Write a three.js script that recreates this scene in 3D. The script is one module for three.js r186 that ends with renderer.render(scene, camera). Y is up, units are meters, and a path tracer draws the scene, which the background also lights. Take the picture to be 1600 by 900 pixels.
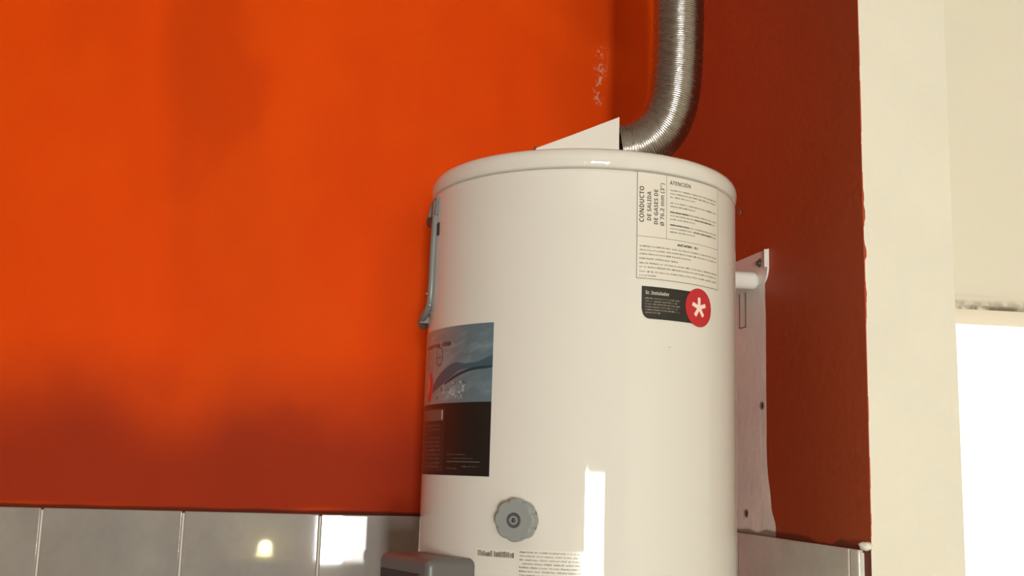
import * as THREE from 'three';
import { RoundedBoxGeometry } from 'three/addons/geometries/RoundedBoxGeometry.js';
import { RectAreaLightUniformsLib } from 'three/addons/lights/RectAreaLightUniformsLib.js';
import { mergeGeometries } from 'three/addons/utils/BufferGeometryUtils.js';

// ------------------------------------------------------------------ camera, sky, lights, exposure
const scene = new THREE.Scene();
const renderer = new THREE.WebGLRenderer({ antialias: true });
renderer.toneMapping = THREE.LinearToneMapping;
renderer.toneMappingExposure = 1.66;
renderer.shadowMap.enabled = true;
renderer.shadowMap.type = THREE.PCFSoftShadowMap;
RectAreaLightUniformsLib.init();

const EYE = 1.7;                                  // height of the lens above the floor
const PITCH = 0.16681, ROLL = 0.02934, FOCAL = 1696.5;
const camera = new THREE.PerspectiveCamera(2 * Math.atan(450 / FOCAL) * 180 / Math.PI, 16 / 9, 0.05, 60);
{
  const cp = Math.cos(PITCH), sp = Math.sin(PITCH), cr = Math.cos(ROLL), sr = Math.sin(ROLL);
  const up0 = new THREE.Vector3(0, cp, sp), right0 = new THREE.Vector3(1, 0, 0);
  const right = right0.clone().multiplyScalar(cr).addScaledVector(up0, sr);
  const up = up0.clone().multiplyScalar(cr).addScaledVector(right0, -sr);
  const back = new THREE.Vector3(0, -sp, cp);
  camera.quaternion.setFromRotationMatrix(new THREE.Matrix4().makeBasis(right, up, back));
  camera.position.set(0, EYE, 0);
}
scene.add(camera);

const SKY = 1.55;                                  // bright hazy sky
{
  const w = 64, h = 32, d = new Float32Array(w * h * 4);
  for (let y = 0; y < h; y++) {
    const e = Math.max(0, (y + 0.5) / h * 2 - 1);
    for (let x = 0; x < w; x++) d.set([SKY * (1 - 0.16 * e), SKY * (0.98 - 0.08 * e), SKY * (0.93 + 0.02 * e), 1], (y * w + x) * 4);
  }
  const t = new THREE.DataTexture(d, w, h, THREE.RGBAFormat, THREE.FloatType);
  t.mapping = THREE.EquirectangularReflectionMapping; t.magFilter = t.minFilter = THREE.LinearFilter; t.needsUpdate = true;
  scene.background = t;
}

// the window behind the photographer: split added so a narrow bright left leaf acts as key, wider right one frosted
const WIN = { x0: 0.22, xm: 0.40, x1: 1.3, y0: EYE - 0.62, y1: EYE + 0.005, z: 3.0, bright: 185, frosted: 11 };
const DAY = lin(0.97, 1.0, 0.98);
function lin(r, g, b) { return new THREE.Color().setRGB(r, g, b); }
for (const [name, a, b, L] of [['bright_leaf_light', WIN.x0, WIN.xm, WIN.bright], ['frosted_window_light', WIN.xm, WIN.x1, WIN.frosted]]) {
  const l = new THREE.RectAreaLight(DAY, L, b - a - 0.02, WIN.y1 - WIN.y0 - 0.02); l.name = name;
  l.position.set((a + b) / 2, (WIN.y0 + WIN.y1) / 2, WIN.z + 0.045); l.lookAt(l.position.x, l.position.y, -5); scene.add(l);
}

// ------------------------------------------------------------------ helpers
const R = Math.PI / 180;
const names = {};
const numbered = n => { const k = names[n] = (names[n] ?? -1) + 1; return k ? `${n}_${String(k).padStart(3, '0')}` : n; };
function tag(o, label, category, group, kind) {
  if (label) o.userData.label = label;
  if (category) o.userData.category = category;
  if (group) o.userData.group = group;
  if (kind) o.userData.kind = kind;
  return o;
}
function shade(o) { o.traverse(m => { if (m.isMesh) { m.castShadow = true; m.receiveShadow = true; } }); return o; }
function mesh(name, geo, mat, parent = scene) {
  const m = new THREE.Mesh(geo, mat);
  m.name = parent === scene ? numbered(name) : name;
  parent.add(m); return shade(m);
}
function group(name, pos = [0, 0, 0], turn = 0, parent = scene) {
  const g = new THREE.Group(); g.name = parent === scene ? numbered(name) : name;
  g.position.set(...pos); g.rotation.y = turn; parent.add(g); return g;
}
const structure = (o, label) => { o.userData.kind = 'structure'; if (label) o.userData.label = label; return o; };
const std = (c, rough, extra = {}) => new THREE.MeshStandardMaterial({ color: c, roughness: rough, ...extra });
const phys = (c, rough, extra = {}) => new THREE.MeshPhysicalMaterial({ color: c, roughness: rough, ...extra });
let seed = 1;
const rnd = () => { seed = (seed * 1664525 + 1013904223) >>> 0; return seed / 4294967296; };
// value noise, smooth
function hash(x, y, s) { let h = (Math.imul(x, 374761393) + Math.imul(y, 668265263) + Math.imul(s, 2147483647 ^ 0x5bd1e995)) | 0; h = Math.imul(h ^ (h >>> 13), 1274126177); return ((h ^ (h >>> 16)) >>> 0) / 4294967296; }
function noise(x, y, s = 0) {
  const xi = Math.floor(x), yi = Math.floor(y), fx = x - xi, fy = y - yi, u = fx * fx * (3 - 2 * fx), v = fy * fy * (3 - 2 * fy);
  const a = hash(xi, yi, s), b = hash(xi + 1, yi, s), c = hash(xi, yi + 1, s), d = hash(xi + 1, yi + 1, s);
  return a + (b - a) * u + (c - a) * v + (a - b - c + d) * u * v;
}
const fbm = (x, y, s = 0, o = 4) => { let t = 0, a = 0.5, n = 0; for (let i = 0; i < o; i++) { t += a * noise(x, y, s + i * 17); n += a; x *= 2.03; y *= 2.03; a *= 0.5; } return t / n; };
const toS = c => Math.round(255 * Math.min(1, Math.max(0, c <= 0.0031308 ? c * 12.92 : 1.055 * Math.pow(c, 1 / 2.4) - 0.055)));
function colorTexture(w, h, f, srgb = true) {     // f(u, v) -> linear [r, g, b]; v upwards
  const d = new Uint8Array(w * h * 4);
  for (let y = 0; y < h; y++) for (let x = 0; x < w; x++) {
    const c = f((x + 0.5) / w, (y + 0.5) / h), k = (y * w + x) * 4;
    d[k] = srgb ? toS(c[0]) : c[0] * 255; d[k + 1] = srgb ? toS(c[1]) : c[1] * 255; d[k + 2] = srgb ? toS(c[2]) : c[2] * 255; d[k + 3] = 255;
  }
  const t = new THREE.DataTexture(d, w, h); t.magFilter = THREE.LinearFilter; t.minFilter = THREE.LinearMipmapLinearFilter; t.generateMipmaps = true;
  if (srgb) t.colorSpace = THREE.SRGBColorSpace; t.needsUpdate = true; return t;
}
function canvasTexture(w, h, draw) {
  const c = document.createElement('canvas'); c.width = w; c.height = h; draw(c.getContext('2d'), w, h);
  const t = new THREE.CanvasTexture(c); t.colorSpace = THREE.SRGBColorSpace; t.anisotropy = 8; return t;
}
const mix3 = (a, b, t) => [a[0] + (b[0] - a[0]) * t, a[1] + (b[1] - a[1]) * t, a[2] + (b[2] - a[2]) * t];
const smooth = (a, b, x) => { const t = Math.min(1, Math.max(0, (x - a) / (b - a))); return t * t * (3 - 2 * t); };

// ------------------------------------------------------------------ the frame of the room
const AB = 8 * R, AR = 13 * R;                     // the two walls of the niche, turned from the lens axis
const CORNER = new THREE.Vector3(0.32295, 0, -2.2066);
const dirB = new THREE.Vector3(Math.cos(AB), 0, -Math.sin(AB)), nB = new THREE.Vector3(Math.sin(AB), 0, Math.cos(AB));
const dirR = new THREE.Vector3(Math.sin(AR), 0, Math.cos(AR)), nR = new THREE.Vector3(-Math.cos(AR), 0, Math.sin(AR));
const H = 3.05, FLOOR = 0, LEFT = -2.7, RIGHT = 2.5, REAR = 3.15, TILE_TOP = EYE - 0.0914;

const ORANGE = [0.86, 0.070, 0.0012], ORANGE_SHADED = [0.42, 0.062, 0.012], CREAM = [0.80, 0.74, 0.60];  // partition side: same orange paint darkened, its shade put into the colour
const wallBump = colorTexture(512, 512, (u, v) => { const n = 0.5 * fbm(u * 60, v * 60, 5, 3) + 0.5 * fbm(u * 12, v * 12, 9, 3); return [n, n, n]; }, false);
wallBump.wrapS = wallBump.wrapT = THREE.RepeatWrapping;
const bumpAt = (sx, sy) => { const t = wallBump.clone(); t.repeat.set(sx, sy); t.needsUpdate = true; return t; };
const creamTex = colorTexture(512, 512, (u, v) => { const n = 0.94 + 0.08 * fbm(u * 7, v * 7, 21, 4); return [CREAM[0] * n, CREAM[1] * n, CREAM[2] * n]; });
creamTex.wrapS = creamTex.wrapT = THREE.RepeatWrapping;
const cream = std(0xffffff, 0.75, { map: creamTex, bumpMap: wallBump, bumpScale: 0.0012 });
const plainWhite = std(lin(0.78, 0.75, 0.68), 0.8);
const floorMat = std(lin(0.22, 0.20, 0.17), 0.5);

function box(x0, x1, y0, y1, z0, z1) { const g = new THREE.BoxGeometry(x1 - x0, y1 - y0, z1 - z0); g.translate((x0 + x1) / 2, (y0 + y1) / 2, (z0 + z1) / 2); return g; }
structure(mesh('floor', box(LEFT - 0.2, RIGHT + 0.2, -0.15, 0, -2.9, REAR + 0.2), floorMat));
structure(mesh('ceiling', box(LEFT - 0.2, RIGHT + 0.2, H, H + 0.15, -2.9, REAR + 0.2), plainWhite));
structure(mesh('wall_left', box(LEFT - 0.2, LEFT, 0, H, -2.2, REAR + 0.2), std(lin(0.22, 0.12, 0.07), 0.7)));
structure(mesh('wall_right', box(RIGHT, RIGHT + 0.2, 0, H, -2.9, REAR + 0.2), cream));
{ // rear wall with the window opening
  const s = new THREE.Shape([[LEFT, 0], [RIGHT, 0], [RIGHT, H], [LEFT, H]].map(p => new THREE.Vector2(...p)));
  s.holes.push(new THREE.Path([[WIN.x0, WIN.y0], [WIN.x0, WIN.y1], [WIN.x1, WIN.y1], [WIN.x1, WIN.y0]].map(p => new THREE.Vector2(...p))));
  const g = new THREE.ExtrudeGeometry(s, { depth: 0.2, bevelEnabled: false }); g.translate(0, 0, WIN.z);
  structure(mesh('wall_rear', g, cream));
  const win = structure(group('window_1', [(WIN.x0 + WIN.x1) / 2, WIN.y0, WIN.z + 0.1]));
  const w = WIN.x1 - WIN.x0, h = WIN.y1 - WIN.y0, f = 0.04, fm = std(lin(0.75, 0.73, 0.68), 0.5);
  for (const s of [-1, 1]) mesh('frame_side', box(s * (w / 2 - f / 2) - f / 2, s * (w / 2 - f / 2) + f / 2, 0, h, -0.04, 0.04), fm, win);
  mesh('frame_rail', box(-w / 2 + f, w / 2 - f, 0, f, -0.04, 0.04), fm, win);
  mesh('frame_rail', box(-w / 2 + f, w / 2 - f, h - f, h, -0.04, 0.04), fm, win);
  const xm = WIN.xm - (WIN.x0 + WIN.x1) / 2, pm = std(lin(0.8, 0.8, 0.8), 0.6, { emissive: lin(1, 1, 0.93), emissiveIntensity: 1.5 });
  mesh('frame_stile', box(xm - 0.008, xm + 0.008, f, h - f, -0.02, 0.02), fm, win);
  mesh('window_pane', box(-w / 2 + f, xm - 0.008, f, h - f, -0.004, 0.004), pm, win);
  mesh('window_pane', box(xm + 0.008, w / 2 - f, f, h - f, -0.004, 0.004), pm, win);
}

{ // back wall of the niche: hand-painted orange plaster
  const L = 3.35, TW = 1536, TH = 1536;
  const tex = colorTexture(TW, TH, (u, v) => {
    const s = (u - 1) * L + 0.0, y = v * H;                        // s: metres left of the corner (negative)
    // brushed, blotchy coat
    let n = 0.80 + 0.34 * fbm(s * 2.2 + 7, y * 1.3, 3, 4) + 0.10 * (fbm(s * 14, y * 4, 31, 3) - 0.5);
    n *= 1 - 0.16 * smooth(0.50, 0.72, fbm(s * 3.1 + 2, y * 1.0 + 4, 57, 3));
    let c = [ORANGE[0] * n, ORANGE[1] * (0.55 + 0.5 * n * n), ORANGE[2]];
    const yr = y - EYE, lowBand = smooth(0.24, -0.02, yr + 0.16 * (fbm(s * 2.6 + 3, y * 2.2, 61, 3) - 0.5) + 0.05 * (fbm(s * 11, y * 9, 63, 3) - 0.5));
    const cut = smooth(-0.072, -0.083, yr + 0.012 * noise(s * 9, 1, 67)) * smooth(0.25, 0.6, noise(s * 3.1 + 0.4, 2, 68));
    c = mix3(c, [0.27, 0.024, 0.008], 0.82 * lowBand * (1 - 0.55 * cut));      // darker and browner low on the wall, with ragged edges
    const k = fbm(s * 5, y * 5, 77, 3); c = mix3(c, [0.90, 0.090, 0.0012], 0.5 * smooth(0.45, 0.7, k) * (1 - lowBand));
    // rubbed-off flecks where white plaster shows
    const fx = s + 0.152, fy = y - (EYE + 0.83), q = Math.exp(-(fx * fx) / 0.00012) * smooth(0.075, 0.05, Math.abs(fy));
    const fl = noise(s * 300, y * 210, 91) * 0.6 + noise(s * 120, y * 70, 93) * 0.4;
    c = mix3(c, [0.72, 0.52, 0.38], 0.75 * q * smooth(0.55, 0.75, fl));
    // grime line along the top of the tiles
    const e = y - TILE_TOP, ed = 0.0078 + 0.002 * noise(s * 25, 3, 12);
    c = mix3(c, [0.055, 0.014, 0.006], 0.85 * smooth(ed, ed * 0.5, e) * smooth(-0.02, 0, e));
    return c;
  });
  const g = new THREE.BoxGeometry(L, H, 0.21);
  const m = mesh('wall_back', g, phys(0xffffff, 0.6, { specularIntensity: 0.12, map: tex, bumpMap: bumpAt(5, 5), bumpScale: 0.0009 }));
  const c = CORNER.clone().addScaledVector(dirB, -L / 2).addScaledVector(nB, -0.105); m.position.set(c.x, H / 2, c.z); m.rotation.y = AB;
  structure(m, 'blotchy orange painted wall behind the water heater');
}
{ // the same outer wall beyond the partition, with a doorway to the patio
  const w0 = 0, w1 = 2.4, d0 = 0.50, d1 = 1.40, top = EYE + 0.37;
  const s = new THREE.Shape([[w0, 0], [d0, 0], [d0, top], [d1, top], [d1, 0], [w1, 0], [w1, H], [w0, H]].map(p => new THREE.Vector2(...p)));
  const g = new THREE.ExtrudeGeometry(s, { depth: 0.21, bevelEnabled: false });
  const tex = colorTexture(1024, 1024, (u, v) => {
    const x = u * 3, y = v * 3.05, e = y - top; let c = [0.90, 0.83, 0.68].map(k => k * (0.97 + 0.06 * fbm(x * 5, y * 5, 41, 4)));
    if (e > -0.02 && e < 0.09) {                                   // dusty, grimy lower edge of the lintel
      c = mix3(c, [0.36, 0.29, 0.21], 0.65 * smooth(0.026, 0.012, e) * smooth(0.2, 0.65, fbm(x * 60, y * 70, 43, 3)));
      c = mix3(c, [0.16, 0.12, 0.08], 0.95 * smooth(0.012, 0.005, e) * smooth(0.22, 0.55, fbm(x * 55, y * 40, 44, 3)));
      c = mix3(c, [0.5, 0.41, 0.3], 0.25 * smooth(0.06, 0.02, e) * noise(x * 6, y * 130, 46));
    }
    return c;
  });
  tex.repeat.set(1 / 3, 1 / 3.05); tex.wrapS = tex.wrapT = THREE.RepeatWrapping;
  const m = mesh('wall_back_doorway', g, std(0xffffff, 0.8, { map: tex }));
  const c = CORNER.clone().addScaledVector(nB, -0.21).addScaledVector(dirB, 0.0); m.position.copy(c); m.rotation.y = AB;
  structure(m, 'cream wall with an open doorway beyond the partition');
}
// partition: orange on the heater's side, cream on its end and far side
const WING = 0.7405, WT = 0.142;
{
  const g = new THREE.BoxGeometry(WT, H, WING + 0.12);
  const zEnd = WING;                                                // metres from the corner to the free end
  const face = colorTexture(1024, 2048, (u, v) => {
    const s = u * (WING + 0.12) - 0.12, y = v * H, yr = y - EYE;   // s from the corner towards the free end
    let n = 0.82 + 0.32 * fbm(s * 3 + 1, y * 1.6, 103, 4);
    let c = [ORANGE_SHADED[0] * n, ORANGE_SHADED[1] * (0.5 + 0.5 * n * n), ORANGE_SHADED[2]];
    // unpainted strip left behind the heater, with a brushed edge
    let edge = 0.4375 + 0.0035 * (fbm(3, y * 16, 107, 3) - 0.5) + 0.014 * smooth(0.03, -0.05, yr) + 0.014 * smooth(-0.045, -0.078, yr);
    const bare = smooth(edge + 0.0012, edge - 0.0012, s) * smooth(0.352, 0.349, yr + 0.01 * noise(s * 40, 2, 108));
    const plaster = [0.93, 0.93, 0.84].map(k => k * (0.86 + 0.22 * fbm(s * 16, y * 16, 111, 4)));
    c = mix3(c, plaster, bare);
    const e = y - TILE_TOP - 0.010 * noise(s * 30, 1, 119) + 0.002;              // grime and paint runs along the tile top
    c = mix3(c, bare > 0.5 ? [0.17, 0.125, 0.08] : [0.10, 0.02, 0.008], 0.8 * smooth(0.006, 0.001, e));
    return c;
  });
  const end = colorTexture(256, 2048, (u, v) => {
    const x = u * WT, y = v * H, n = 0.95 + 0.07 * fbm(x * 9, y * 9, 131, 4);
    const lip = 0.0008 + 0.0030 * smooth(0.35, 0.75, noise(1.5, y * 70, 133)) * smooth(0.20, 0.26, y - EYE) * smooth(0.42, 0.36, y - EYE) + 0.0010 * noise(2, y * 40, 137);
    return y > TILE_TOP + 0.002 && x < lip ? [0.40, 0.05, 0.012] : CREAM.map(k => k * n);
  });
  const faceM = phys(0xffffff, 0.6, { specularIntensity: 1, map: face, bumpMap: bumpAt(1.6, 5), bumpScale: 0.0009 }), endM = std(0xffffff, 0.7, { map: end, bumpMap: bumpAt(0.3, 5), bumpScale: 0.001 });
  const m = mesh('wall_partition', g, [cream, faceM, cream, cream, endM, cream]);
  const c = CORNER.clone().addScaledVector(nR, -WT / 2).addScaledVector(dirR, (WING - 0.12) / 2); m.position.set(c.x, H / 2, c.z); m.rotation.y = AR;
  structure(m, 'short partition wall, orange on the heater side and cream on its end');

  // tiles on the partition: children, in the wall's own axes (x = -WT/2 is the orange face, z grows to the free end)
  addTiles(m, (w, y0, y1, s0) => { const q = new THREE.Group(); q.position.set(-WT / 2, 0, s0 - (WING - 0.12) / 2); q.rotation.y = -Math.PI / 2; return q; },
    [[0.700, 0.722, 21], [0.342, 0.697, 23], [0.02, 0.339, 25]], -H / 2);
}
function tileGeometry(w, h, t = 0.008, r = 0.004) { const g = new RoundedBoxGeometry(w, h, t, 3, r * 0.62); g.translate(w / 2, h / 2, t / 2); return g; }
function tileMaterial(k) {
  if (!tileMaterial.bump) {
    tileMaterial.bump = colorTexture(256, 256, (u, v) => { const n = fbm(u * 5, v * 5, 201, 3); return [n, n, n]; }, false);
    tileMaterial.maps = [0, 1, 2, 3].map(i => colorTexture(256, 256, (u, v) => {
      const n = fbm(u * 4 + i * 9, v * 4, 211, 4), m = 0.84 + 0.34 * n + 0.05 * (noise(u * 40, v * 40, 213) - 0.5), w = fbm(u * 3, v * 3 + i * 5, 217, 3);
      return [0.290 * m + 0.03 * w, 0.268 * m + 0.012 * w, 0.238 * m];
    }));
  }
  return phys(k > 20 ? lin(2.3, 2.4, 2.4) : 0xffffff, 0.5, { specularIntensity: 0.4, map: tileMaterial.maps[k % 4], bumpMap: tileMaterial.bump, bumpScale: 0.00025, clearcoat: 1, clearcoatRoughness: 0.03 });  // partition tiles are a lightened copy, missing light put into their colour
}
function addTiles(wall, placeAt, spans, yBase) {   // each tile a mesh under the wall, over a recessed grout bed
  const grout = std(lin(0.74, 0.69, 0.58), 0.9);
  const rows = [[TILE_TOP - 0.33, TILE_TOP], [TILE_TOP - 0.663, TILE_TOP - 0.333]];
  const a = Math.min(...spans.map(s => s[0])) - 0.002, b = Math.max(...spans.map(s => s[1])) + 0.001;
  const q0 = placeAt(0, 0, 0, a);
  const bed = mesh('grout', box(0, b - a, TILE_TOP - 0.666 + yBase, TILE_TOP - 0.004 + yBase, 0, 0.0052), grout, wall);
  bed.position.copy(q0.position); bed.rotation.copy(q0.rotation); bed.userData.kind = 'structure';
  for (const [y0, y1] of rows) for (const [s0, s1, k] of spans) {
    const q = placeAt(s1 - s0, y0, y1, s0);
    const t = mesh('tile', tileGeometry(s1 - s0, y1 - y0), tileMaterial(k), wall);
    t.position.copy(q.position); t.position.y = y0 + yBase; t.rotation.copy(q.rotation);
    t.rotation.y += (rnd() - 0.5) * 0.0012; t.rotation.x += (rnd() - 0.5) * 0.002;
  }
}
{ // tiles on the back wall: joints every 25 cm
  const wall = scene.getObjectByName('wall_back'), L = 3.35, spans = [];
  const sOf = x => (x - CORNER.x) / Math.cos(AB);                   // along the wall from the corner
  const joints = [-0.850, -0.5995, -0.3515];
  for (let k = -5; k <= 3; k++) { const s = sOf(-0.850 + k * 0.2492); spans.push([s + 0.0017, Math.min(s + sOf(-0.6008) - sOf(-0.85) - 0.0017, -0.012), k + 9]); }
  addTiles(wall, (w, y0, y1, s0) => { const q = new THREE.Group(); q.position.set(s0 + L / 2, 0, 0.105); return q; }, spans, -H / 2);
}

// ------------------------------------------------------------------ patio seen through the doorway
structure(mesh('patio_floor', box(-3, 5, -0.2, -0.03, -7.2, -2.55), std(lin(0.72, 0.68, 0.6), 0.9)), 'pale concrete floor of the patio beyond the doorway');
structure(mesh('patio_wall', box(-3, 5, -0.03, 2.6, -7.2, -7.0), std(lin(0.86, 0.80, 0.66), 0.9)), 'bright white wall across the patio');

// ------------------------------------------------------------------ water heater
const HC = new THREE.Vector3(0.103, 0, -1.5913), HR = 0.225, Y0 = EYE - 0.62;
const heater = tag(group('water_heater', [HC.x, Y0, HC.z]), 'white cylindrical storage water heater with labels, hung beside the partition', 'water heater');
const hy = y => y + 0.62;                                            // heights from the eye level -> heater's own
const enamel = phys(lin(0.725, 0.675, 0.595), 0.8, { specularIntensity: 0.2, clearcoat: 1, clearcoatRoughness: 0.03 });
const rad = (phi, r) => [Math.sin(phi * R) * r, Math.cos(phi * R) * r];
function lathe(pts, n = 128) { return new THREE.LatheGeometry(pts.map(p => new THREE.Vector2(...p)), n); }
mesh('tank_shell', lathe([[0.001, 0.012], [0.19, 0.010], [0.205, 0.004], [0.215, 0], [0.222, 0.003], [HR, 0.010], [HR, hy(0.386)], [HR - 0.0002, hy(0.3895)], [HR - 0.0022, hy(0.3915)], [HR - 0.006, hy(0.392)]], 160), enamel, heater);
mesh('top_cap', lathe([[HR - 0.006, hy(0.3925)], [HR - 0.0006, hy(0.393)], [HR + 0.0004, hy(0.3955)], [HR + 0.0014, hy(0.3990)], [HR + 0.0021, hy(0.4030)], [HR + 0.0021, hy(0.4075)], [HR + 0.0010, hy(0.4120)], [HR - 0.0016, hy(0.4165)], [HR - 0.0055, hy(0.4195)], [HR - 0.011, hy(0.4208)], [HR - 0.018, hy(0.4205)], [HR - 0.022, hy(0.417)], [0.001, hy(0.418)]], 160), enamel, heater);

// a sheet curved round the tank; lo(t), hi(t) bound it at t = 0..1 from phi0 to phi1
function curved(phi0, phi1, y0, y1, { lift = 0.0006, n = 40, m = 4, lo, hi } = {}) {
  const pos = [], nor = [], uv = [], idx = [], r = HR + lift;
  for (let i = 0; i <= n; i++) {
    const t = i / n, p = phi0 + (phi1 - phi0) * t, a = lo ? lo(t) : 0, b = hi ? hi(t) : 1, [x, z] = rad(p, r), [nx, nz] = rad(p, 1);
    for (let j = 0; j <= m; j++) { const q = a + (b - a) * j / m; pos.push(x, hy(y0 + (y1 - y0) * q), z); nor.push(nx, 0, nz); uv.push(t, q); }
  }
  for (let i = 0; i < n; i++) for (let j = 0; j < m; j++) { const a = i * (m + 1) + j, b = a + m + 1; idx.push(a, b, b + 1, a, b + 1, a + 1); }
  const g = new THREE.BufferGeometry(); g.setAttribute('position', new THREE.Float32BufferAttribute(pos, 3)); g.setAttribute('normal', new THREE.Float32BufferAttribute(nor, 3)); g.setAttribute('uv', new THREE.Float32BufferAttribute(uv, 2)); g.setIndex(idx); return g;
}
const paper = t => phys(0xffffff, 0.4, { map: t, clearcoat: 0.4, clearcoatRoughness: 0.15 });
// a line of small print: word-length runs of short strokes
function print(c, x, y, w, h, color, bold = 0) {
  c.fillStyle = color; let p = x;
  while (p < x + w - h) {
    const len = Math.min(h * (1.5 + rnd() * 5), x + w - p), dark = 0.55 + 0.45 * rnd();
    for (let q = p; q < p + len; q += h * 0.62) { c.globalAlpha = dark * (0.45 + 0.5 * rnd()) + bold * 0.3; const hh = h * (0.62 + 0.38 * rnd()); c.fillRect(q, y + h - hh, h * (0.40 + 0.14 * rnd() + bold * 0.1), hh); c.globalAlpha *= 0.6; c.fillRect(q, y + h - hh + (rnd() < 0.5 ? 0 : hh * 0.45), h * 0.6, h * 0.2); }
    p += len + h * 0.8;
  }
  c.globalAlpha = 1;
}
const INK = '#57503f';
const warnTex = canvasTexture(1024, 1000, (c, w, h) => {
  c.fillStyle = '#dfd6c8'; c.fillRect(0, 0, w, h); c.strokeStyle = '#6f6654'; c.lineWidth = 5; c.strokeRect(4, 4, w - 8, h - 8);
  c.lineWidth = 4; c.beginPath(); c.moveTo(0, 608); c.lineTo(w, 608); c.moveTo(305, 0); c.lineTo(305, 608); c.stroke();
  c.fillStyle = '#3a352b'; c.textAlign = 'center'; c.textBaseline = 'middle';
  const col = (t, x, size, yc) => { c.save(); c.translate(x, yc); c.rotate(-Math.PI / 2); c.font = `bold ${size}px sans-serif`; c.fillText(t, 0, 0); c.restore(); };
  col('CONDUCTO', 48, 62, 308); col('DE SALIDA', 122, 56, 320); col('DE GASES DE', 192, 56, 320); c.globalAlpha = 0.9; col('Ø 76.2 mm (3")', 258, 58, 290); c.globalAlpha = 1;
  c.textAlign = 'left'; c.font = 'bold 50px sans-serif'; c.fillText('ATENCIÓN', 340, 70);
  let y = 132; for (const [n, ind] of [[3, 0], [2, 0], [3, 1], [3, 1]]) { for (let i = 0; i < n; i++) { print(c, 345, y, (i === n - 1 ? 300 : 640) + 0 * ind, 15, INK, 0); if (ind && i < 2) print(c, 345 + 300 * (i % 2), y, 240, 15, '#3a352b', 1); y += 33; } y += 22; }
  print(c, 430, 636, 260, 24, '#3a352b', 1);
  y = 690; for (const [n, last] of [[3, 560], [1, 400], [2, 960], [2, 160]]) { for (let i = 0; i < n; i++) { print(c, 30, y, i === n - 1 ? last : 960, 16, INK); y += 36; } y += 6; }
});
mesh('warning_label', curved(14.4, 51.4, 0.249, 0.3912, { n: 48 }), paper(warnTex), heater).userData.label = 'cream warning label with a ruled frame and small print';
{
  const t = canvasTexture(768, 330, (c, w, h) => {
    c.fillStyle = '#17130f'; c.fillRect(0, 0, w, h); c.fillStyle = '#cfc4b2'; c.font = 'bold 50px sans-serif'; c.textBaseline = 'middle'; c.fillText('Sr. Instalador', 48, 64);
    for (let i = 0; i < 6; i++) print(c, 46, 112 + i * 29, i === 5 ? 200 : 480 - (i % 2) * 40, 17, '#b8ad9a');
  });
  const g = curved(16.4, 37.6, 0.1975, 0.2395, { n: 40, m: 4, lo: t => (t < 0.13 ? 0.30 * (1 - Math.sqrt(1 - (1 - t / 0.13) ** 2)) : 0) });
  mesh('installer_label', g, paper(t), heater).userData.label = 'black label with pale print and one rounded corner';
  const e = canvasTexture(256, 256, (c, w, h) => {
    c.fillStyle = '#bd1220'; c.fillRect(0, 0, w, h); c.strokeStyle = '#f3dccb'; c.lineWidth = 27; c.beginPath();
    for (let k = 0; k < 5; k++) { const a = -Math.PI / 2 + k * Math.PI * 2 / 5; c.moveTo(128, 128); c.lineTo(128 + 68 * Math.cos(a), 128 + 68 * Math.sin(a)); } c.stroke();
  });
  const circ = t => Math.sqrt(Math.max(0, 0.25 - (t - 0.5) ** 2));
  const dg = curved(33.35, 46.45, 0.1938, 0.2452, { n: 48, m: 6, lift: 0.0011, lo: t => 0.5 - circ(t), hi: t => 0.5 + circ(t) });
  mesh('asterisk_sticker', dg, paper(e), heater).userData.label = 'round red sticker with a white asterisk';
}
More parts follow.
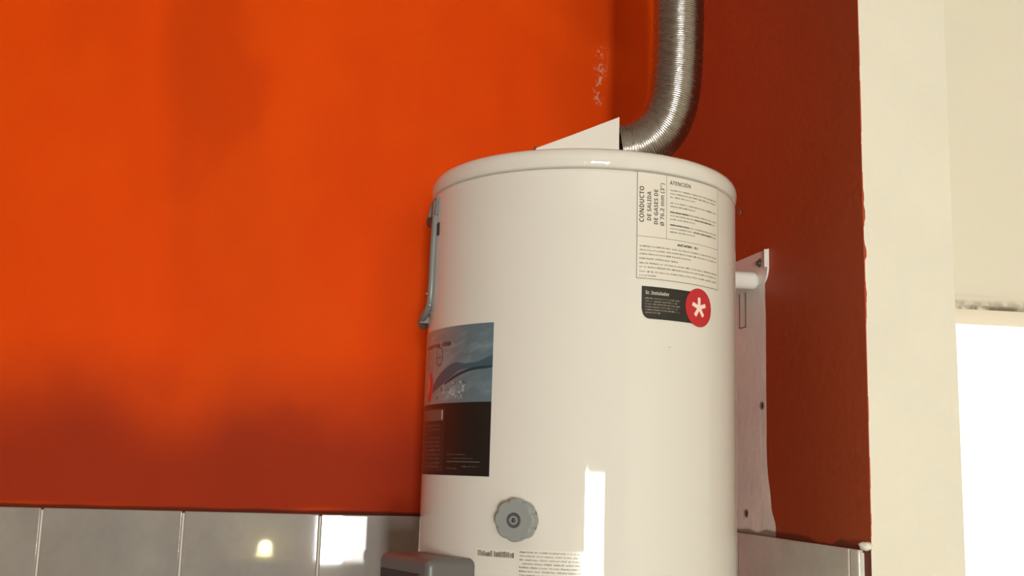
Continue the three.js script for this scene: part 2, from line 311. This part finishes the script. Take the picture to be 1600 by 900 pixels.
{ // picture label wrapped round the left side
  const t = canvasTexture(1024, 1000, (c, w, h) => {
    const g = c.createLinearGradient(0, 0, w, 0); g.addColorStop(0, '#b89a86'); g.addColorStop(0.45, '#8f8d86'); g.addColorStop(0.75, '#66747a'); g.addColorStop(1, '#5d7078');
    c.fillStyle = g; c.fillRect(0, 0, w, 520);
    for (let i = 0; i < 260; i++) { c.globalAlpha = 0.05; c.fillStyle = rnd() < 0.5 ? '#dfe4e2' : '#3f5058'; c.beginPath(); c.ellipse(rnd() * w, 60 + rnd() * 420, 20 + rnd() * 80, 8 + rnd() * 26, -0.3, 0, 7); c.fill(); } c.globalAlpha = 1;
    c.fillStyle = '#3d3530'; c.save(); c.translate(150, 96); print(c, 0, 0, 470, 34, '#3d3530', 1); c.restore();          // title, too blurred to read
    c.lineWidth = 10; c.strokeStyle = '#5b4a42'; c.beginPath(); c.ellipse(240, 205, 36, 56, 0, 0, 7); c.stroke(); c.beginPath(); c.ellipse(470, 195, 52, 62, 0, 0, 7); c.stroke();
    print(c, 425, 190, 90, 18, '#5b4a42');
    c.fillStyle = '#3c5560'; c.beginPath(); c.moveTo(330, 430); c.bezierCurveTo(440, 330, 520, 300, 620, 262); c.bezierCurveTo(690, 232, 740, 262, 800, 262); c.lineTo(900, 255); c.lineTo(1024, 214); c.lineTo(1024, 296); c.bezierCurveTo(900, 330, 800, 262, 690, 322); c.bezierCurveTo(590, 372, 500, 408, 330, 452); c.fill();
    c.fillStyle = '#26363d'; c.beginPath(); c.moveTo(560, 385); c.bezierCurveTo(700, 320, 820, 280, 1024, 284); c.lineTo(1024, 296); c.bezierCurveTo(830, 300, 720, 340, 560, 398); c.fill();
    c.fillStyle = '#d03c3c'; c.beginPath(); c.ellipse(300, 400, 70, 105, 0.1, 0, 7); c.fill(); c.fillStyle = '#e88'; c.beginPath(); c.ellipse(265, 385, 26, 66, 0.1, 0, 7); c.fill();
    for (let i = 0; i < 70; i++) { c.globalAlpha = 0.25 + 0.4 * rnd(); c.fillStyle = rnd() < 0.6 ? '#c9cbc4' : '#3b463f'; c.beginPath(); c.arc(420 + rnd() * 380, 380 + rnd() * 110, 3 + rnd() * 9, 0, 7); c.fill(); } c.globalAlpha = 1;
    c.fillStyle = '#1a1714'; c.fillRect(0, 520, w, 480);
    c.fillStyle = '#33261f'; c.fillRect(60, 545, 520, 430); c.fillStyle = '#6b5a50'; c.fillRect(140, 560, 420, 76);
    c.fillStyle = '#cbbfb0'; c.fillRect(536, 566, 16, 62);
    for (let i = 0; i < 11; i++) print(c, 90, 660 + i * 28, i === 2 ? 240 : 440, 14, '#7a6458');
    print(c, 625, 858, 190, 10, '#6d665c'); print(c, 625, 884, 260, 7, '#7d7668'); c.fillStyle = '#7d7668'; c.fillRect(625, 908, 320, 4); print(c, 790, 936, 150, 9, '#7d7668'); print(c, 625, 950, 110, 9, '#6d665c');
  });
  mesh('picture_label', curved(-86.5, -33.7, -0.008, 0.1905, { n: 64 }), paper(t), heater).userData.label = 'large square label, pictured above and black below';
}
{ // two printed labels at the knob's foot
  const a = canvasTexture(512, 512, (c, w, h) => {
    c.fillStyle = '#dfd8ca'; c.fillRect(0, 0, w, h); print(c, 30, 16, 450, 40, '#6f675a', 1); print(c, 150, 184, 190, 22, '#6f675a'); print(c, 30, 150, 26, 40, '#8f8778'); c.fillStyle = '#4a4440'; c.fillRect(10, 250, w, 44);
    for (let i = 0; i < 6; i++) print(c, 30, 320 + i * 30, 430, 16, '#6f675a');
  });
  mesh('instruction_label', curved(-38.2, -23.2, -0.19, -0.0965, { n: 24 }), paper(a), heater).userData.label = 'small pale label with a grey title, left of the knob';
  const b = canvasTexture(1024, 1024, (c, w, h) => {
    c.fillStyle = '#e0d9cb'; c.fillRect(0, 0, w, h);
    for (let i = 0; i < 20; i++) print(c, i % 4 === 3 ? 70 : 22, 22 + i * 50, [930, 985, 960, 880, 940][i % 5], 25, '#6a6156');
  });
  mesh('instruction_label', curved(-22.4, 0.2, -0.19, -0.0955, { n: 40, lo: () => 0, hi: t => (t > 0.93 ? 1 - 0.12 * (1 - Math.sqrt(1 - ((t - 0.93) / 0.07) ** 2)) : 1) }), paper(b), heater).userData.label = 'pale label filled with rows of small print';
  mesh('enamel_chip', curved(26.5, 27.3, 0.1620, 0.1634, { n: 4, m: 1 }), std(lin(0.5, 0.42, 0.33), 0.8), heater);
}
// ---- regulating knob
const greyPlastic = phys(lin(0.27, 0.275, 0.26), 0.34, {}), darkPlastic = std(lin(0.06, 0.06, 0.06), 0.5), chrome = std(lin(0.62, 0.62, 0.6), 0.25, { metalness: 0.9 });
{
  const [kx, kz] = rad(-21.9, HR), k = group('knob', [kx, hy(-0.0597), kz], -21.9 * R, heater);
  k.userData.label = 'scalloped grey plastic knob';
  const outline = new THREE.Shape(), N = 168;
  for (let i = 0; i < N; i++) { const a = i / N * Math.PI * 2 + 0.2, l = Math.abs(Math.cos(a * 4)), r = 0.0234 + 0.0030 * Math.pow(l, 0.55); const p = [Math.cos(a) * r, Math.sin(a) * r]; i ? outline.lineTo(...p) : outline.moveTo(...p); }
  const g = new THREE.ExtrudeGeometry(outline, { depth: 0.013, bevelEnabled: true, bevelThickness: 0.003, bevelSize: 0.0026, bevelOffset: -0.0026, bevelSegments: 4, curveSegments: 4 }); g.translate(0, 0, 0.007);
  mesh('grip', g, greyPlastic, k);
  const turn = pts => { const q = lathe(pts, 40); q.rotateX(Math.PI / 2); return q; };
  mesh('collar', turn([[0.0001, 0], [0.0235, 0], [0.0240, 0.002], [0.0236, 0.0060], [0.0001, 0.0062]]), darkPlastic, k);
  mesh('recess_ring', turn([[0.0094, 0.0228], [0.0092, 0.0236], [0.0086, 0.0240], [0.0062, 0.0239], [0.0055, 0.0232], [0.0052, 0.0228]]), std(lin(0.075, 0.075, 0.075), 0.4), k);
  mesh('screw', turn([[0.0001, 0.0246], [0.0012, 0.0246], [0.0026, 0.0243], [0.0031, 0.0235], [0.0031, 0.0228]]), darkPlastic, k);
}
// ---- grey carrying handle on the left side
{
  const hnd = group('carrying_handle', [0, 0, 0], 0, heater); hnd.userData.label = 'narrow grey plastic handle on the left side';
  const strip = (p0, p1, y0, y1, r0, r1, rTop = r1) => {           // curved block between two radii
    const pos = [], idx = [], n = 10;
    for (let i = 0; i <= n; i++) { const p = p0 + (p1 - p0) * i / n; for (const [r, y] of [[r0, y0], [r1, y0], [rTop, y1], [r0, y1]]) { const [x, z] = rad(p, r); pos.push(x, hy(y), z); } }
    for (let i = 0; i < n; i++) for (let j = 0; j < 4; j++) { const a = i * 4 + j, b = i * 4 + (j + 1) % 4; idx.push(a, b, b + 4, a, b + 4, a + 4); }
    idx.push(0, 2, 1, 0, 3, 2); const e = n * 4; idx.push(e, e + 1, e + 2, e, e + 2, e + 3);
    let g = new THREE.BufferGeometry(); g.setAttribute('position', new THREE.Float32BufferAttribute(pos, 3)); g.setIndex(idx); g = g.toNonIndexed(); g.computeVertexNormals(); return g;
  };
  mesh('back_plate', strip(-95, -76, 0.2180, 0.3800, HR - 0.001, HR + 0.0022), std(lin(0.16, 0.10, 0.085), 0.35), hnd);
  const hv = (p, r, y) => { const [x, z] = rad(p, r); return new THREE.Vector3(x, hy(y), z); };
  const bar = new THREE.CatmullRomCurve3([hv(-71.5, HR + 0.0015, 0.379), hv(-71.5, HR + 0.0025, 0.340), hv(-72, HR + 0.003, 0.300), hv(-72.5, HR + 0.003, 0.255), hv(-74, HR + 0.0035, 0.230), hv(-78, HR + 0.006, 0.2185), hv(-86, HR + 0.010, 0.2115), hv(-93, HR + 0.011, 0.2085)]);
  mesh('grip', new THREE.TubeGeometry(bar, 60, 0.0050, 14, false), phys(lin(0.21, 0.205, 0.19), 0.34, {}), hnd);
  mesh('end_block', mergeGeometries([strip(-95, -77, 0.360, 0.3830, HR - 0.001, HR + 0.0085, HR + 0.004), strip(-77, -69.5, 0.358, 0.3825, HR - 0.001, HR + 0.0055, HR + 0.004)]), std(lin(0.17, 0.155, 0.14), 0.4), hnd);
  mesh('notch', strip(-69.8, -67.6, 0.327, 0.345, HR - 0.001, HR + 0.0012), std(lin(0.03, 0.022, 0.018), 0.6), hnd);
  mesh('end_block', strip(-100, -82, 0.2075, 0.2170, HR - 0.001, HR + 0.0120, HR + 0.008), std(lin(0.17, 0.155, 0.14), 0.4), hnd);
  const [sx, sz] = rad(-84, HR + 0.003), sc = mesh('screw', new THREE.SphereGeometry(0.0026, 16, 10), chrome, hnd); sc.position.set(sx, hy(0.2515), sz);
  const [tx, tz] = rad(-72, HR + 0.005), s2 = mesh('screw', new THREE.SphereGeometry(0.0022, 16, 10), chrome, hnd); s2.position.set(tx, hy(0.2275), tz);
}
// ---- thermostat box low on the left
{
  const [bx, bz] = rad(-55, HR), b = group('thermostat_box', [bx, hy(-0.111), bz], -55 * R, heater); b.userData.label = 'grey control box at the lower left';
  const g = new RoundedBoxGeometry(0.128, 0.15, 0.115, 5, 0.010); g.translate(0, -0.075, 0.0595 - 0.0575);
  mesh('housing', g, phys(lin(0.125, 0.115, 0.105), 0.38), b);
  const f = new RoundedBoxGeometry(0.098, 0.06, 0.004, 3, 0.0015); f.translate(-0.004, -0.0490, 0.0600);
  mesh('front_plate', f, std(lin(0.03, 0.028, 0.03), 0.3), b);
  const d = lathe([[0.0001, 0.022], [0.018, 0.022], [0.020, 0.019], [0.021, 0]], 32); d.rotateX(Math.PI / 2); d.translate(-0.006, -0.11, 0.0590); mesh('dial', d, darkPlastic, b);
}
// ---- sheet-metal hood over the flue outlet
{
  const hood = group('flue_hood', [0, 0, 0], 0, heater); hood.userData.label = 'folded white sheet-metal wedge on top, beside the flue';
  const toX = x => x - HC.x;
  const zc = -1.545, xl = 0.0297, xr = 0.1515, yb = 0.4165, yl = 0.4712, yt = 0.5215;   // plane of the front gusset
  const s = new THREE.Shape([[toX(xl), hy(yl - 0.002)], [toX(xl), hy(yb)], [toX(xr), hy(yb)], [toX(xr), hy(yt)]].map(p => new THREE.Vector2(...p)));
  const g = new THREE.ExtrudeGeometry(s, { depth: 0.0012, bevelEnabled: true, bevelSize: 0.0004, bevelThickness: 0.0004, bevelSegments: 2 }); g.translate(0, 0, zc - HC.z - 0.0012);
  const hm = phys(lin(0.73, 0.68, 0.60), 0.3, { clearcoat: 0.5, clearcoatRoughness: 0.1 });
  mesh('gusset', g, hm, hood);
  const g2 = g.clone(); g2.translate(0, 0, -0.10); mesh('gusset', g2, hm, hood);
  const ang = Math.atan2(yt - yl, xr - xl), len = Math.hypot(yt - yl, xr - xl), t = new THREE.BoxGeometry(len, 0.0012, 0.0985); t.rotateZ(ang); t.translate(toX((xl + xr) / 2), hy((yt + yl) / 2 - 0.001), zc - HC.z - 0.0506); mesh('cover', t, hm, hood);
  const rv = mesh('screw', new THREE.CylinderGeometry(0.0022, 0.0022, 0.004, 12).rotateZ(Math.PI / 2), darkPlastic, hood); rv.position.set(toX(xl) - 0.002, hy(yl + 0.000), zc - HC.z - 0.002);
}

// ------------------------------------------------------------------ flue: flexible aluminium duct
{
  const z = HC.z - 0.004, P = [[0.1575, 0.4855], [0.178, 0.4885], [0.203, 0.502], [0.224, 0.526], [0.2375, 0.562], [0.2440, 0.615], [0.2465, 0.70], [0.2460, 0.80], [0.243, 0.95], [0.240, 1.15], [0.239, H - EYE - 0.0005]];
  const curve = new THREE.CatmullRomCurve3(P.map(p => new THREE.Vector3(p[0], EYE + p[1], z)), false, 'centripetal');
  const len = curve.getLength(), per = 8, pitch = 0.0032, n = Math.round(len / pitch) * per, m = 72, pos = [], idx = [], uv = [];
  for (let i = 0; i <= n; i++) {
    const u = i / n, c = curve.getPointAt(u), t = curve.getTangentAt(u), N = new THREE.Vector3(t.y, -t.x, 0).normalize(), B = new THREE.Vector3(0, 0, 1), k = Math.floor(i / per);
    const wob = 1 + 0.005 * (noise(k * 0.35, 1, 5) - 0.5) + 0.002 * (hash(k, 1, 5) - 0.5), rib = 0.00044 * (Math.abs(2 * (i / per - Math.floor(i / per)) - 1) - 0.5);
    for (let j = 0; j <= m; j++) {
      const a = j / m * Math.PI * 2, dent = 0.00022 * (noise(Math.cos(a) * 4 + 9, k * 0.7 + Math.sin(a) * 4, 401) - 0.5), r = 0.0392 * wob + rib + dent * 2;
      const v = c.clone().addScaledVector(N, Math.cos(a) * r).addScaledVector(B, Math.sin(a) * r);
      pos.push(v.x, v.y, v.z); uv.push(j / m, u * len);
    }
  }
  for (let i = 0; i < n; i++) for (let j = 0; j < m; j++) { const a = i * (m + 1) + j, b = a + m + 1; idx.push(a, a + 1, b, b, a + 1, b + 1); }
  const g = new THREE.BufferGeometry(); g.setAttribute('position', new THREE.Float32BufferAttribute(pos, 3)); g.setAttribute('uv', new THREE.Float32BufferAttribute(uv, 2)); g.setIndex(idx); g.computeVertexNormals();
  const scr = colorTexture(128, 256, (u, v) => { const n = 0.17 + 0.17 * fbm(u * 20, v * 90, 421, 3); return [n, n, n]; }, false); scr.wrapS = scr.wrapT = THREE.RepeatWrapping; scr.repeat.set(1, 4);
  const d = mesh('flue_pipe', g, std(lin(0.33, 0.295, 0.255), 1, { metalness: 1, roughnessMap: scr }));
  tag(d, 'ribbed bare aluminium flue pipe bending up from the heater top', 'flue pipe');
}

// ------------------------------------------------------------------ wall bracket, wall plugs, plaster lump
const onWing = (s, y, off = 0) => CORNER.clone().addScaledVector(dirR, s).addScaledVector(nR, off).setY(EYE + y);
{
  const b = tag(group('wall_bracket', [0, 0, 0]), 'white steel bracket screwed to the partition, holding the heater\'s right side', 'bracket');
  b.position.copy(onWing(0.33, 0.335)); b.rotation.y = AR - Math.PI / 2;   // own axes: x along the wall (to the free end), y up, z into the niche
  const wm = phys(lin(0.80, 0.78, 0.71), 0.35, { clearcoat: 0.5, clearcoatRoughness: 0.1 });
  const xe = 0.1215, s = new THREE.Shape();
  s.moveTo(-0.10, 0); s.lineTo(xe - 0.022, -0.016); s.quadraticCurveTo(xe - 0.002, -0.012, xe, 0.012); s.lineTo(xe, 0.0405); s.lineTo(-0.10, 0.0405); s.closePath();
  const g = new THREE.ExtrudeGeometry(s, { depth: 0.0022, bevelEnabled: true, bevelSize: 0.0006, bevelThickness: 0.0006, bevelSegments: 2, curveSegments: 12 });
  mesh('plate', g, wm, b);
  const rim = (x0, x1, y0, y1) => { const q = new RoundedBoxGeometry(x1 - x0, y1 - y0, 0.008, 2, 0.0012); q.translate((x0 + x1) / 2, (y0 + y1) / 2, 0.004); return q; };
  mesh('edge_flange', rim(xe - 0.002, xe, 0.010, 0.0405), wm, b);
  // the arm: a pressed channel that leaves the wall and meets the tank
  const a = new RoundedBoxGeometry(0.115, 0.030, 0.118, 6, 0.0115); a.translate(0.036, -0.0075, 0.060); mesh('arm', a, wm, b);
  const sc = group('screw', [xe - 0.027, 0.022, 0.0028], 0, b);
  const w = new THREE.CylinderGeometry(0.0075, 0.0080, 0.0016, 24).rotateX(Math.PI / 2); mesh('washer', w, std(lin(0.35, 0.34, 0.33), 0.4, { metalness: 0.8 }), sc);
  const hd = new THREE.CylinderGeometry(0.0042, 0.0048, 0.0042, 6).rotateX(Math.PI / 2); hd.translate(0, -0.001, 0.003); mesh('bolt_head', hd, std(lin(0.10, 0.09, 0.085), 0.45, { metalness: 0.6 }), sc);
  const st = new THREE.BoxGeometry(0.0014, 0.062, 0.0012); const strap = [];
  for (const dx of [0, 0.024]) { const q = st.clone(); q.translate(0.0115 + dx, -0.048, 0.0008); strap.push(q); }
  const q = new THREE.BoxGeometry(0.0254, 0.0014, 0.0012); q.translate(0.0235, -0.079, 0.0008); strap.push(q);
  mesh('hanging_loop', mergeGeometries(strap), std(lin(0.20, 0.16, 0.11), 0.6), b);
}
function plug(s, y, r, label, sx = 1) {
  const p = tag(group('wall_plug', [0, 0, 0]), label, 'wall plug'); p.position.copy(onWing(s, y)); p.rotation.y = AR - Math.PI / 2;
  const ring = lathe([[r * 1.35, 0], [r * 1.35, 0.0008], [r * 1.1, 0.0016], [r * 0.8, 0.0012], [r * 0.75, 0.0002]], 20); ring.rotateX(Math.PI / 2); ring.scale(sx, 1, 1); mesh('rim', ring, std(lin(0.20, 0.16, 0.12), 0.8), p);
  const pl = new THREE.CylinderGeometry(r * 0.85, r * 0.85, 0.0012, 16).rotateX(Math.PI / 2); pl.scale(sx, 1, 1); mesh('socket', pl, std(lin(0.018, 0.014, 0.010), 0.9), p);
}
plug(0.4245, 0.1175, 0.0048, 'dark screw plug at the right edge of the bare plaster strip, halfway down');
plug(0.362, -0.0590, 0.0050, 'dark screw plug in the bare plaster strip just above the tiles');
plug(0.340, 0.4640, 0.0036, 'small dark screw plug in the orange paint above the white bracket');
{
  const g = new THREE.IcosahedronGeometry(0.012, 3), p = g.attributes.position;
  for (let i = 0; i < p.count; i++) { const x = p.getX(i), y = p.getY(i), z = p.getZ(i), k = 0.8 + 0.45 * noise(x * 190 + 7, y * 190 + z * 150, 511); p.setXYZ(i, x * k * 0.7, y * k * 0.45, z * k * 0.9); }
  g.computeVertexNormals();
  const m = mesh('plaster_lump', g, std(lin(0.85, 0.80, 0.68), 0.9)); m.position.copy(onWing(WING - 0.006, -0.0860, 0.004)); m.rotation.y = AR;
  tag(m, 'small lump of white plaster at the tile corner beside the cream partition end', 'plaster lump');
}

// ------------------------------------------------------------------ lamps behind the photographer
{
  const sx = -0.12, sy = EYE - 0.600, sz = 2.86;
  const sh = tag(group('wall_shelf', [sx, sy, WIN.z]), 'small dark wooden wall shelf beside the window behind the photographer', 'shelf');
  const wd = std(lin(0.12, 0.07, 0.04), 0.6);
  mesh('board', new RoundedBoxGeometry(0.36, 0.02, 0.22, 2, 0.003).translate(0, -0.01, -0.11), wd, sh);
  for (const x of [-0.13, 0.13]) mesh('shelf_bracket', box(x - 0.008, x + 0.008, -0.13, -0.02, -0.16, 0), wd, sh);
  const l = tag(group('table_lamp', [sx, sy, sz]), 'little lit lamp with a yellow cone shade on the wall shelf', 'lamp');
  mesh('lamp_base', lathe([[0.0001, 0], [0.03, 0], [0.03, 0.006], [0.008, 0.012], [0.007, 0.04], [0.0001, 0.04]], 32), darkPlastic, l);
  mesh('lamp_shade', lathe([[0.050, 0.030], [0.052, 0.034], [0.020, 0.108], [0.0001, 0.112]], 32), std(lin(0.8, 0.7, 0.3), 0.6, { emissive: lin(1, 0.9, 0.42), emissiveIntensity: 15 }), l);
  const p = new THREE.PointLight(lin(1, 0.9, 0.5), 0.15, 0, 2); p.name = 'table_lamp_light'; p.position.set(sx, sy + 0.09, sz - 0.07); p.castShadow = true; p.shadow.radius = 2; scene.add(p);
}
scene.traverse(o => { if (o.isMesh) { o.castShadow = true; o.receiveShadow = true; } });
renderer.render(scene, camera);
